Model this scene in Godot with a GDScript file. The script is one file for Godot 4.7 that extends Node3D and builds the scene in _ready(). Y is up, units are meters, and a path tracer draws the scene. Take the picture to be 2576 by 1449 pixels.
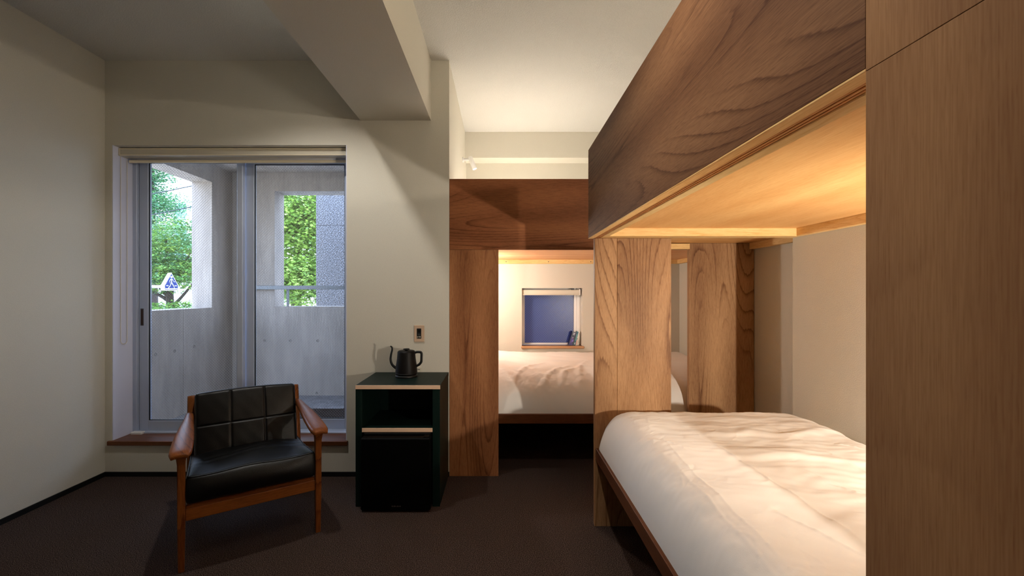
extends Node3D

# ---------- small modelling kit ----------
var gax := 0                        # grain axis of the piece being built
var goff := Vector2.ZERO            # where on the veneer sheet that piece was cut
var M := {}
var rng := RandomNumberGenerator.new()

func P(x: float, y: float, d: float) -> Vector3:      # d = distance ahead of the camera
	return Vector3(x, y, -d)

func st(smooth := false) -> SurfaceTool:
	var s := SurfaceTool.new()
	s.begin(Mesh.PRIMITIVE_TRIANGLES)
	s.set_smooth_group(0 if smooth else -1)
	return s

func grain(axis: int, u := 0.0, v := 0.0) -> void:
	gax = axis
	goff = Vector2(u, v)

func uvp(p: Vector3) -> Vector2:
	var o := p.x + p.y + p.z - p[gax]
	return Vector2(p[gax] / 2.4 + goff.x, o / 1.2 + goff.y)

func vx(s: SurfaceTool, p: Vector3) -> void:
	s.set_uv(uvp(p))
	s.add_vertex(p)

func tri(s: SurfaceTool, a: Vector3, b: Vector3, c: Vector3) -> void:   # counter-clockwise seen from outside
	vx(s, a); vx(s, c); vx(s, b)

func quad(s: SurfaceTool, a: Vector3, b: Vector3, c: Vector3, d: Vector3) -> void:
	tri(s, a, b, c); tri(s, a, c, d)

func box(s: SurfaceTool, a: Vector3, b: Vector3, ch := 0.0, xf := Transform3D()) -> void:   # box with chamfered edges
	var lo := Vector3(minf(a.x, b.x), minf(a.y, b.y), minf(a.z, b.z))
	var hi := Vector3(maxf(a.x, b.x), maxf(a.y, b.y), maxf(a.z, b.z))
	var c := (lo + hi) / 2.0
	var h := (hi - lo) / 2.0
	ch = minf(ch, minf(h.x, minf(h.y, h.z)) * 0.9)
	for ax in 3:
		var u := (ax + 1) % 3
		var w := (ax + 2) % 3
		for sg in [-1.0, 1.0]:
			var q := []
			for k in [[-1, -1], [1, -1], [1, 1], [-1, 1]]:
				var p := Vector3()
				p[ax] = sg * h[ax]
				p[u] = k[0] * (h[u] - ch)
				p[w] = k[1] * (h[w] - ch)
				q.append(xf * (c + p))
			if sg > 0: quad(s, q[0], q[1], q[2], q[3])
			else: quad(s, q[3], q[2], q[1], q[0])
	if ch <= 0.0: return
	for ax in 3:
		var u := (ax + 1) % 3
		var w := (ax + 2) % 3
		for su in [-1.0, 1.0]:
			for sw in [-1.0, 1.0]:
				var q := []
				for k in [[-1, 0], [1, 0], [1, 1], [-1, 1]]:
					var p := Vector3()
					p[ax] = k[0] * (h[ax] - ch)
					p[u] = su * (h[u] - (ch if k[1] == 1 else 0.0))
					p[w] = sw * (h[w] - (ch if k[1] == 0 else 0.0))
					q.append(xf * (c + p))
				if su * sw > 0: quad(s, q[0], q[1], q[2], q[3])
				else: quad(s, q[3], q[2], q[1], q[0])
	for sx in [-1.0, 1.0]:
		for sy in [-1.0, 1.0]:
			for sz in [-1.0, 1.0]:
				var sg := Vector3(sx, sy, sz)
				var q := []
				for ax in 3:
					var p := sg * (h - Vector3.ONE * ch)
					p[ax] = sg[ax] * h[ax]
					q.append(xf * (c + p))
				if sx * sy * sz > 0: tri(s, q[0], q[1], q[2])
				else: tri(s, q[2], q[1], q[0])

func grid(s: SurfaceTool, nu: int, nv: int, f: Callable) -> void:      # outside is where du x dv points
	var rows := []
	for j in nv + 1:
		var row := PackedVector3Array()
		for i in nu + 1:
			row.append(f.call(float(i) / nu, float(j) / nv))
		rows.append(row)
	for j in nv:
		for i in nu:
			quad(s, rows[j][i], rows[j][i + 1], rows[j + 1][i + 1], rows[j + 1][i])

func tube(s: SurfaceTool, pts: Array, r, seg := 10, flat := Vector2.ONE) -> void:   # r: number or list; flat squashes the section
	var n := pts.size()
	var rings := []
	var up := Vector3.UP
	var t0: Vector3 = (pts[1] - pts[0]).normalized()
	if absf(t0.dot(up)) > 0.9: up = Vector3.RIGHT
	var side := t0.cross(up).normalized()
	for i in n:
		var t: Vector3 = (pts[mini(i + 1, n - 1)] - pts[maxi(i - 1, 0)]).normalized()
		side = (side - t * side.dot(t)).normalized()
		var nrm := side.cross(t)
		var rr: float = r[i] if r is Array else r
		var ring := []
		for k in seg:
			var a := TAU * k / seg
			ring.append(pts[i] + (side * cos(a) * flat.x + nrm * sin(a) * flat.y) * rr)
		rings.append(ring)
	for i in n - 1:
		for k in seg:
			var k2 := (k + 1) % seg
			quad(s, rings[i][k2], rings[i][k], rings[i + 1][k], rings[i + 1][k2])
	for k in seg:
		var k2 := (k + 1) % seg
		tri(s, pts[0], rings[0][k], rings[0][k2])
		tri(s, pts[n - 1], rings[n - 1][k2], rings[n - 1][k])

func smooth_path(pts: Array, n := 6) -> Array:
	var out := []
	for i in pts.size() - 1:
		var a: Vector3 = pts[maxi(i - 1, 0)]
		var b: Vector3 = pts[i]
		var c: Vector3 = pts[i + 1]
		var d: Vector3 = pts[mini(i + 2, pts.size() - 1)]
		for k in n:
			out.append(b.cubic_interpolate(c, a, d, float(k) / n))
	out.append(pts[-1])
	return out

func lathe(s: SurfaceTool, prof: Array, seg := 40, xf := Transform3D()) -> void:     # profile (r, y) from the bottom up
	for i in prof.size() - 1:
		for k in seg:
			var q := []
			for e in [[i, k], [i, k + 1], [i + 1, k + 1], [i + 1, k]]:
				var a: float = -TAU * e[1] / seg
				var pr: Vector2 = prof[e[0]]
				q.append(xf * Vector3(pr.x * cos(a), pr.y, pr.x * sin(a)))
			if prof[i].x > 1e-6: tri(s, q[0], q[1], q[2])
			if prof[i + 1].x > 1e-6: tri(s, q[0], q[2], q[3])

func rbox(s: SurfaceTool, half: Vector3, r: float, n: int, f: Callable) -> void:     # rounded box; f(p, unit) moves every point
	var inner := half - Vector3.ONE * r
	for ax in 3:
		var u := (ax + 1) % 3
		var w := (ax + 2) % 3
		for sg in [-1.0, 1.0]:
			var g := func(a: float, b: float) -> Vector3:
				var p := Vector3()
				p[ax] = sg * half[ax]
				p[u] = (a * 2.0 - 1.0) * half[u] * sg
				p[w] = (b * 2.0 - 1.0) * half[w]
				var i := p.clamp(-inner, inner)
				var q := i + (p - i).normalized() * r
				return f.call(q)
			grid(s, n, n, g)

func put(called: String, s: SurfaceTool, m: Material, parent: Node = self) -> MeshInstance3D:
	s.generate_normals()
	return place(called, s.commit(), m, parent)

func place(called: String, mesh: Mesh, m: Material, parent: Node = self) -> MeshInstance3D:
	var o := MeshInstance3D.new()
	o.name = called
	o.mesh = mesh
	o.material_override = m
	parent.add_child(o, true)
	return o

func board(called: String, a: Vector3, b: Vector3, m: Material, parent: Node, axis := 0, u := 0.0, v := 0.0, ch := 0.0015) -> MeshInstance3D:
	grain(axis)
	var lo := uvp(Vector3(minf(a.x, b.x), minf(a.y, b.y), minf(a.z, b.z)))
	var hi := uvp(Vector3(maxf(a.x, b.x), maxf(a.y, b.y), maxf(a.z, b.z)))
	var room_left := (Vector2.ONE - (hi - lo)).max(Vector2.ZERO)
	goff = Vector2(fposmod(u, 1.0), fposmod(v, 1.0)) * room_left - lo
	var s := st()
	box(s, a, b, ch)
	return put(called, s, m, parent)

func tag(o: Node, label: String, category: String, group := "") -> Node:
	o.set_meta("label", label)
	o.set_meta("category", category)
	if group: o.set_meta("group", group)
	return o

func structure(o: Node, label := "") -> Node:
	o.set_meta("kind", "structure")
	if label: o.set_meta("label", label)
	return o

func thing(called: String, label: String, category: String, at := Vector3.ZERO, turn := 0.0, group := "") -> Node3D:
	var o := Node3D.new()
	o.name = called
	add_child(o, true)
	o.position = at
	o.rotation.y = turn
	tag(o, label, category, group)
	return o

func shell(called: String, boxes: Array, m: Material, label := "") -> MeshInstance3D:
	var s := st()
	for k in boxes: box(s, k[0], k[1])
	var o := put(called, s, m)
	structure(o, label)
	return o

# ---------- materials ----------
func noise(sd: int, type := FastNoiseLite.TYPE_SIMPLEX_SMOOTH, oct := 1) -> FastNoiseLite:
	var n := FastNoiseLite.new()
	n.seed = sd
	n.noise_type = type
	n.frequency = 1.0
	n.fractal_type = FastNoiseLite.FRACTAL_FBM if oct > 1 else FastNoiseLite.FRACTAL_NONE
	n.fractal_octaves = oct
	return n

func wood_sheet(sd: int, w: int, h: int, light: Color, dark: Color, rings: float, line: float, pore: float, across := 2.6) -> ImageTexture:
	var n1 := noise(sd)
	var n2 := noise(sd + 1)
	var n3 := noise(sd + 2)
	var bytes := PackedByteArray()
	bytes.resize(w * h * 3)
	var k := 0
	for y in h:
		var vv := 1.2 * y / h
		for x in w:
			var uu := 2.4 * x / w
			var warp := n2.get_noise_2d(uu * 1.3, vv * 7.0)
			var fib0 := n3.get_noise_2d(uu * 7.0 + 4.0, vv * 120.0)
			var ph := rings * n1.get_noise_2d(uu * 0.34 + warp * 0.01, vv * across) + warp * 0.12 + 0.05 * fib0 + vv * 9.0
			var fr := ph - floorf(ph)
			var keep := clampf(0.55 + 1.3 * n1.get_noise_2d(uu * 0.7 + 30.0, vv * 5.0 + 7.0), 0.1, 1.0)
			var ln := keep * pow(fr, 8.0) * (1.0 if fr < 0.94 else (1.0 - fr) / 0.06)
			var fib := n3.get_noise_2d(uu * 9.0, vv * 420.0)
			var por := maxf(0.0, n2.get_noise_2d(uu * 26.0 + 50.0, vv * 640.0) - 0.35) * 1.6
			var broad := n3.get_noise_2d(uu * 0.9 + 9.0, vv * 6.0)
			var t := clampf(0.30 + line * (ln - 0.05) + 0.17 * fib + pore * por + 0.22 * broad, 0.0, 1.0)
			bytes[k] = int(255.0 * lerpf(light.r, dark.r, t))
			bytes[k + 1] = int(255.0 * lerpf(light.g, dark.g, t))
			bytes[k + 2] = int(255.0 * lerpf(light.b, dark.b, t))
			k += 3
	return ImageTexture.create_from_image(Image.create_from_data(w, h, false, Image.FORMAT_RGB8, bytes))

func plain(c: Color, rough := 0.6, metal := 0.0) -> StandardMaterial3D:
	var m := StandardMaterial3D.new()
	m.albedo_color = c
	m.roughness = rough
	m.metallic = metal
	return m

func wood(tex: Texture2D, tint: Color, rough := 0.5) -> StandardMaterial3D:
	var m := plain(tint, rough)
	m.albedo_texture = tex
	m.metallic_specular = 0.25
	return m

func ntex(freq: float, oct := 3, size := 512, sd := 7, lo := 0.0, type := FastNoiseLite.TYPE_SIMPLEX) -> NoiseTexture2D:
	var t := NoiseTexture2D.new()
	t.width = size
	t.height = size
	t.seamless = true
	var n := noise(sd, type, oct)
	n.frequency = freq
	t.noise = n
	if lo > 0.0:
		var g := Gradient.new()
		g.set_color(0, Color(lo, lo, lo))
		g.set_color(1, Color.WHITE)
		t.color_ramp = g
	return t

func tri_tex(m: StandardMaterial3D, scale: float, albedo: Texture2D, bump: Texture2D = null, height := 0.0) -> StandardMaterial3D:
	m.uv1_triplanar = true
	m.uv1_world_triplanar = true
	m.uv1_scale = Vector3.ONE * scale
	if albedo: m.albedo_texture = albedo
	if bump:
		m.heightmap_enabled = true
		m.heightmap_texture = bump
		m.heightmap_scale = height
	return m

func glow(c: Color, e: float) -> StandardMaterial3D:
	var m := plain(Color(0.9, 0.9, 0.9), 0.5)
	m.emission_enabled = true
	m.emission = c
	m.emission_energy_multiplier = e
	return m

func make_materials() -> void:
	var veneer := wood_sheet(11, 2048, 1024, Color(0.72, 0.56, 0.42), Color(0.36, 0.225, 0.14), 7.0, 0.78, 0.3, 3.2)
	var lauan := wood_sheet(23, 1024, 512, Color(0.97, 0.83, 0.61), Color(0.83, 0.60, 0.37), 3.0, 0.22, 0.25, 1.6)
	var pine := wood_sheet(37, 1024, 512, Color(1.0, 0.91, 0.72), Color(0.82, 0.62, 0.38), 9.0, 0.5, 0.2, 7.0)
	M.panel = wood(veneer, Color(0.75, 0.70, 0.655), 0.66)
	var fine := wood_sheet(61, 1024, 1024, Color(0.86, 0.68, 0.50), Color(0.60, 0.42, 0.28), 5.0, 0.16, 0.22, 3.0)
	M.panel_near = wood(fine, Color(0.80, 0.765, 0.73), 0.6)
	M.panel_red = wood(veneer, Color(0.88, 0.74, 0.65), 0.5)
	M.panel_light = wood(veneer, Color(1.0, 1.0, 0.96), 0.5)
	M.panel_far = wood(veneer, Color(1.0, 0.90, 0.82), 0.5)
	M.under = wood(lauan, Color(0.98, 0.92, 0.84), 0.45)
	M.under_pink = wood(lauan, Color(0.95, 0.86, 0.86), 0.45)
	M.pine = wood(pine, Color(0.97, 0.93, 0.85), 0.5)
	M.chairwood = wood(veneer, Color(0.80, 0.62, 0.42), 0.42)
	M.chairwood.clearcoat_enabled = true
	M.chairwood.clearcoat = 0.08
	M.chairwood.clearcoat_roughness = 0.25
	M.sill = wood(veneer, Color(0.64, 0.52, 0.46), 0.28)
	M.sill_light = wood(lauan, Color(0.80, 0.76, 0.80), 0.4)
	M.ply_dark = wood(lauan, Color(0.86, 0.72, 0.60), 0.6)
	M.ply_light = wood(pine, Color(1.0, 0.92, 0.82), 0.6)
	M.edge = plain(Color(0.93, 0.79, 0.67), 0.5)
	M.rail = wood(veneer, Color(0.58, 0.47, 0.40), 0.5)
	var paper := ntex(0.22, 2, 512, 5)
	M.wall = tri_tex(plain(Color(0.86, 0.84, 0.785), 0.9), 1.6, ntex(0.25, 2, 512, 3, 0.93), paper, 0.035)
	M.ceiling = tri_tex(plain(Color(0.86, 0.85, 0.825), 0.9), 1.3, ntex(0.2, 3, 512, 4, 0.92), ntex(0.12, 3, 512, 8), 0.12)
	M.carpet = tri_tex(plain(Color(0.48, 0.40, 0.37), 1.0), 1.6, ntex(0.22, 2, 512, 13, 0.15), ntex(0.3, 2, 512, 14), 0.4)
	M.carpet.metallic_specular = 0.15
	M.black = plain(Color(0.035, 0.035, 0.035), 0.5)
	M.concrete = tri_tex(plain(Color(0.66, 0.625, 0.595), 0.85), 0.4, ntex(0.010, 5, 512, 17, 0.84), ntex(0.05, 4, 512, 18), 0.15)
	M.concrete.uv1_scale = Vector3(1.1, 0.22, 1.1)
	M.concrete_floor = tri_tex(plain(Color(0.5, 0.5, 0.52), 0.6), 0.6, ntex(0.02, 5, 512, 19, 0.7))
	M.tie = plain(Color(0.50, 0.48, 0.46), 0.9)
	M.alu = plain(Color(0.72, 0.76, 0.84), 0.42, 0.25)
	M.alu_dark = plain(Color(0.30, 0.30, 0.32), 0.5, 0.3)
	M.blind = plain(Color(0.82, 0.79, 0.72), 0.45)
	M.blind_cloth = plain(Color(0.75, 0.74, 0.74), 0.8)
	M.white_trim = plain(Color(0.9, 0.89, 0.88), 0.4)
	M.liner = plain(Color(0.87, 0.88, 0.95), 0.6)
	M.cream = plain(Color(0.96, 0.91, 0.80), 0.4)
	M.gasket = plain(Color(0.06, 0.06, 0.065), 0.6)
	M.glass = plain(Color(1, 1, 1, 0.04), 0.02)
	M.glass.transparency = BaseMaterial3D.TRANSPARENCY_ALPHA
	M.frost = plain(Color(0.15, 0.22, 0.42), 0.3)
	M.frost.backlight_enabled = true
	M.frost.backlight = Color(0.20, 0.29, 0.49)
	M.wire = plain(Color(0.75, 0.75, 0.75), 0.4, 0.4)
	M.wire_blue = plain(Color(0.44, 0.52, 0.70), 0.5)
	M.duvet = tri_tex(plain(Color(0.90, 0.885, 0.865), 0.85), 3.0, null, ntex(0.3, 2, 512, 41), 0.03)
	M.duvet.rim_enabled = true
	M.duvet.rim = 0.25
	M.leather = tri_tex(plain(Color(0.013, 0.013, 0.015), 0.37), 5.0, null, ntex(0.10, 3, 512, 43), 0.05)
	M.leather.metallic_specular = 0.4
	M.green = plain(Color(0.04, 0.115, 0.10), 0.5)
	M.green.metallic_specular = 0.3
	M.fridge = plain(Color(0.012, 0.012, 0.012), 0.55)
	M.fridge.metallic_specular = 0.2
	M.fridge_mark = plain(Color(0.36, 0.32, 0.30), 0.5)
	M.kettle = plain(Color(0.05, 0.036, 0.033), 0.5, 0.05)
	M.kettle.metallic_specular = 0.35
	M.kettle_black = plain(Color(0.04, 0.04, 0.04), 0.45)
	M.plate = plain(Color(0.86, 0.74, 0.63), 0.4, 0.2)
	M.plate_cream = plain(Color(0.80, 0.78, 0.72), 0.5)
	M.lamp_white = plain(Color(0.93, 0.93, 0.92), 0.4)
	M.steel = plain(Color(0.42, 0.44, 0.46), 0.45, 0.3)
	M.granite = tri_tex(plain(Color(0.64, 0.65, 0.69), 0.6), 0.45, ntex(0.22, 2, 512, 51, 0.08))
	M.facade = plain(Color(0.93, 0.94, 0.95), 0.6)
	M.facade_glass = plain(Color(0.55, 0.68, 0.72), 0.2)
	M.street = tri_tex(plain(Color(0.72, 0.72, 0.71), 0.9), 0.2, ntex(0.02, 4, 512, 53, 0.8))
	M.bark = tri_tex(plain(Color(0.24, 0.20, 0.17), 0.95), 2.0, ntex(0.03, 4, 512, 55, 0.5))
	M.sign_blue = plain(Color(0.06, 0.15, 0.40), 0.35)
	M.sign_white = plain(Color(0.92, 0.94, 0.95), 0.4)
	M.cable = plain(Color(0.16, 0.20, 0.22), 0.7)

func leaf_mat(backlight := 0.7) -> StandardMaterial3D:
	var m := plain(Color.WHITE, 0.5)
	m.vertex_color_use_as_albedo = true
	m.backlight_enabled = true
	m.backlight = Color(backlight, backlight, backlight)
	return m

# ---------- scene ----------
func _ready() -> void:
	rng.seed = 4
	# camera: level, with the lens shifted so that the vanishing point stands at pixel (1258, 735) of 2576 x 1449
	var f := 1080.0
	var cam := Camera3D.new()
	cam.name = "camera"
	cam.projection = Camera3D.PROJECTION_FRUSTUM
	cam.near = 0.05
	cam.far = 200.0
	cam.size = 1449.0 / f * cam.near
	cam.frustum_offset = Vector2(30.0, 10.5) / f * cam.near
	cam.position = Vector3(0, 1.22, 0)
	add_child(cam)
	cam.current = true
	# overcast white sky
	var env := Environment.new()
	var sky := Sky.new()
	var air := ProceduralSkyMaterial.new()
	air.sky_top_color = Color(0.74, 0.84, 1.0)
	air.sky_horizon_color = Color(0.85, 0.92, 1.0)
	air.ground_bottom_color = Color(0.6, 0.62, 0.64)
	air.ground_horizon_color = Color(0.85, 0.92, 1.0)
	sky.sky_material = air
	env.background_mode = Environment.BG_SKY
	env.sky = sky
	env.background_energy_multiplier = 11.0
	env.tonemap_mode = Environment.TONE_MAPPER_LINEAR
	env.tonemap_exposure = 1.0
	env.sdfgi_enabled = true
	env.ssao_enabled = true
	env.ssil_enabled = true
	var we := WorldEnvironment.new()
	we.name = "world_environment"
	we.environment = env
	add_child(we)
	make_materials()
	# lamps of the room (each one a fitting with its light)
	ceiling_spot(P(-1.07, 2.756, 1.97), Vector3(-0.06, -1, -0.16), 64.0, 0.6, Color(1.0, 0.98, 0.95), 1.28, "white ceiling spotlight above the black armchair")
	ceiling_spot(P(-0.04, 2.756, 0.95), Vector3(0.26, -1, -0.05), 54.0, 1.0, Color(1.0, 0.965, 0.915), 1.9, "white ceiling spotlight shining on the nearer bunk bed")
	wall_spot()
	reading_spot()
	bed_lamp(P(1.515, 2.10, 0.75), Vector3(-1, 0, 0), Color(1.0, 0.95, 0.87), 1.0, "small globe lamp on the wall over the top deck of the nearer bunk")
	bed_lamp(P(-0.33, 1.36, 3.75), Vector3(1, 0, 0), Color(1.0, 0.965, 0.93), 0.66, "small globe reading lamp on the wall of the far lower bunk")
	room()
	big_window()
	small_window()
	front_bunk()
	far_bunk()
	bedding()
	armchair()
	cabinet()
	kettle()
	wall_plates()
	books()
	balcony()
	outside()

func spot_light(called: String, at: Vector3, towards: Vector3, angle: float, blend: float, c: Color, e: float, parent: Node) -> void:
	var l := SpotLight3D.new()
	l.name = called
	l.light_color = c
	l.light_energy = e
	l.light_size = 0.025
	l.spot_angle = angle
	l.spot_angle_attenuation = blend
	l.spot_range = 12.0
	l.spot_attenuation = 2.0
	l.shadow_enabled = true
	parent.add_child(l, true)
	l.transform = Transform3D(Basis.looking_at(towards, Vector3.RIGHT if absf(towards.normalized().y) > 0.95 else Vector3.UP), at)

func ceiling_spot(at: Vector3, towards: Vector3, angle: float, blend: float, c: Color, e: float, label: String) -> void:
	var t := thing("ceiling_spotlight", label, "spotlight", at, 0.0)
	var s := st(true)
	lathe(s, [Vector2(0, -0.012), Vector2(0.045, -0.012), Vector2(0.045, 0.0), Vector2(0, 0.0)], 28)
	put("ceiling_plate", s, M.lamp_white, t)
	var dir := towards.normalized()
	var xf := Transform3D(Basis(Quaternion(Vector3.DOWN, dir)), Vector3(0, -0.02, 0))
	s = st(true)
	lathe(s, [Vector2(0.026, -0.10), Vector2(0.032, -0.10), Vector2(0.032, -0.002), Vector2(0.024, 0.008), Vector2(0, 0.008)], 28, xf)
	put("lamp_head", s, M.lamp_white, t)
	s = st(true)
	lathe(s, [Vector2(0, -0.097), Vector2(0.026, -0.097), Vector2(0.026, -0.09), Vector2(0, -0.09)], 24, xf)
	put("lamp_lens", s, glow(c, 3.0), t)
	spot_light("spot", Vector3(0, -0.02, 0) + dir * 0.104, dir, angle, blend, c, e, t)

func wall_spot() -> void:
	var t := thing("wall_spotlight", "small white cylinder spotlight on the wall above the far bunk", "spotlight", P(-0.337, 2.404, 3.84))
	var s := st(true)
	lathe(s, [Vector2(0, 0), Vector2(0.022, 0), Vector2(0.022, 0.012), Vector2(0, 0.012)], 24, Transform3D(Basis(Quaternion(Vector3.UP, Vector3.RIGHT)), Vector3.ZERO))
	put("wall_mount", s, M.lamp_white, t)
	s = st(true)
	tube(s, [Vector3(0.005, 0, 0), Vector3(0.075, 0.004, 0)], 0.012, 12)
	put("arm", s, M.lamp_white, t)
	var dir := Vector3(0.36, -0.92, 0.10).normalized()
	var xf := Transform3D(Basis(Quaternion(Vector3.DOWN, dir)), Vector3(0.07, 0.02, 0))
	s = st(true)
	lathe(s, [Vector2(0.017, -0.115), Vector2(0.021, -0.115), Vector2(0.021, 0.0), Vector2(0.019, 0.004), Vector2(0, 0.004)], 28, xf)
	put("lamp_head", s, M.lamp_white, t)
	s = st(true)
	lathe(s, [Vector2(0, -0.112), Vector2(0.017, -0.112), Vector2(0.017, -0.105), Vector2(0, -0.105)], 24, xf)
	var c := Color(1.0, 0.965, 0.92)
	put("lamp_lens", s, glow(c, 3.0), t)
	spot_light("spot", Vector3(0.07, 0.02, 0) + dir * 0.12, dir, 48.0, 0.6, c, 16.0, t)

func reading_spot() -> void:
	var t := thing("reading_spotlight", "white cylinder reading spotlight on the wall at the head of the nearer lower bunk", "spotlight", P(1.52, 0.95, 0.40))
	var s := st(true)
	lathe(s, [Vector2(0, 0), Vector2(0.028, 0), Vector2(0.028, 0.012), Vector2(0, 0.012)], 24, Transform3D(Basis(Quaternion(Vector3.UP, Vector3.LEFT)), Vector3.ZERO))
	put("wall_mount", s, M.lamp_white, t)
	s = st(true)
	tube(s, [Vector3(-0.005, 0, 0), Vector3(-0.07, 0, 0)], 0.009, 12)
	put("arm", s, M.lamp_white, t)
	var dir := Vector3(-0.05, 0.20, -1.0).normalized()
	var xf := Transform3D(Basis(Quaternion(Vector3.UP, dir)), Vector3(-0.075, 0, 0))
	s = st(true)
	lathe(s, [Vector2(0, -0.05), Vector2(0.02, -0.05), Vector2(0.028, -0.04), Vector2(0.028, 0.05), Vector2(0.024, 0.05)], 28, xf)
	put("lamp_head", s, M.lamp_white, t)
	s = st(true)
	lathe(s, [Vector2(0.024, 0.046), Vector2(0.024, 0.049), Vector2(0, 0.052)], 24, xf)
	var c := Color(1.0, 0.962, 0.90)
	put("lamp_lens", s, glow(c, 3.0), t)
	spot_light("spot", Vector3(-0.075, 0, 0) + dir * 0.06, dir, 68.0, 1.0, c, 3.3, t)

func bed_lamp(at: Vector3, out: Vector3, c: Color, e: float, label: String) -> void:
	var t := thing("bed_lamp", label, "lamp", at)
	var xf := Transform3D(Basis(Quaternion(Vector3.UP, out)), Vector3.ZERO)
	var s := st(true)
	lathe(s, [Vector2(0, 0), Vector2(0.035, 0), Vector2(0.035, 0.012), Vector2(0.012, 0.018), Vector2(0, 0.018)], 24, xf)
	put("wall_mount", s, M.lamp_white, t)
	s = st(true)
	var prof := []
	for k in 13: prof.append(Vector2(0.04 * sin(PI * k / 12.0), 0.055 - 0.04 * cos(PI * k / 12.0)))
	lathe(s, prof, 24, xf)
	put("glass_globe", s, glow(c, 4.0), t)
	var l := OmniLight3D.new()
	l.name = "bulb"
	l.light_color = c
	l.light_energy = e
	l.light_size = 0.04
	l.omni_range = 8.0
	l.omni_attenuation = 2.0
	l.shadow_enabled = true
	l.position = out * 0.055
	t.add_child(l)

func room() -> void:
	shell("floor", [[P(-2.9, -0.15, -1.5), P(2.0, 0, 4.5)]], M.carpet, "dark brown loop pile carpet")
	shell("ceiling", [[P(-2.9, 2.756, -1.5), P(2.0, 2.95, 4.5)]], M.ceiling, "off white textured ceiling")
	shell("wall_left", [[P(-2.82, 0, -1.5), P(-2.62, 2.756, 3.12)]], M.wall)
	shell("wall_rear", [[P(-2.62, 0, -1.5), P(1.72, 2.756, -1.3)]], M.wall)
	shell("wall_window", [
		[P(-2.62, 0, 2.846), P(-2.572, 2.756, 3.12)], [P(-2.572, 0, 2.846), P(-1.017, 0.21, 3.12)],
		[P(-2.572, 2.195, 2.846), P(-1.017, 2.756, 3.12)], [P(-1.017, 0, 2.846), P(-0.337, 2.756, 3.12)]], M.wall, "grey white papered wall around the balcony window")
	shell("wall_alcove", [[P(-0.537, 0, 3.12), P(-0.337, 2.756, 4.5)]], M.wall)
	shell("wall_back", [
		[P(-0.337, 0, 4.293), P(0.2186, 2.756, 4.5)], [P(0.2186, 0, 4.293), P(0.823, 0.655, 4.5)],
		[P(0.2186, 1.26, 4.293), P(0.823, 2.756, 4.5)], [P(0.823, 0, 4.293), P(1.993, 2.756, 4.5)]], M.wall)
	shell("wall_right", [[P(1.52, 0, -1.3), P(1.72, 2.756, 2.23)]], M.wall, "beige papered wall beside the nearer bunk")
	shell("wall_right_recess", [[P(1.67, 0, 2.231), P(1.87, 2.756, 2.93)]], M.wall)
	shell("wall_right_alcove", [[P(1.793, 0, 2.931), P(1.993, 2.756, 4.293)]], M.wall)
	shell("trim_1", [[P(-0.925, 2.358, -1.3), P(-0.458, 2.756, 2.846)]], M.wall, "boxed ceiling beam running to the window wall")
	shell("trim_2", [[P(-0.337, 2.508, 4.116), P(1.793, 2.756, 4.293)]], M.wall, "boxed beam across the far end of the alcove")
	shell("baseboard_left", [[P(-2.62, 0, -1.3), P(-2.613, 0.03, 2.846)]], M.black, "low black skirting strip")
	shell("baseboard_window", [[P(-2.613, 0, 2.839), P(-0.337, 0.03, 2.846)]], M.black, "low black skirting strip")

func lattice(s: SurfaceTool, x0: float, x1: float, y0: float, y1: float, d: float, step: float, slope: float, r: float) -> void:
	# crossing wires, each clipped to the pane
	for sg in [-1.0, 1.0]:
		var c0: float = minf(y0 - sg * slope * x0, y0 - sg * slope * x1)
		var c1: float = maxf(y1 - sg * slope * x0, y1 - sg * slope * x1)
		var c := c0 + step * 0.5
		while c < c1:
			# y = sg*slope*x + c
			var xa: float = (y0 - c) / (sg * slope)
			var xb: float = (y1 - c) / (sg * slope)
			var lo := maxf(x0, minf(xa, xb))
			var hi := minf(x1, maxf(xa, xb))
			if hi - lo > 0.004:
				var a := P(lo, sg * slope * lo + c, d)
				var b := P(hi, sg * slope * hi + c, d)
				var t := (b - a).normalized()
				var n := Vector3(-t.y, t.x, 0) * r
				var z := Vector3(0, 0, r)
				quad(s, a - n + z, b - n + z, b + n + z, a + n + z)
				quad(s, a + n - z, b + n - z, b - n - z, a - n - z)
				quad(s, a + n + z, b + n + z, b + n - z, a + n - z)
				quad(s, a - n - z, b - n - z, b - n + z, a - n + z)
			c += step

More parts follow.
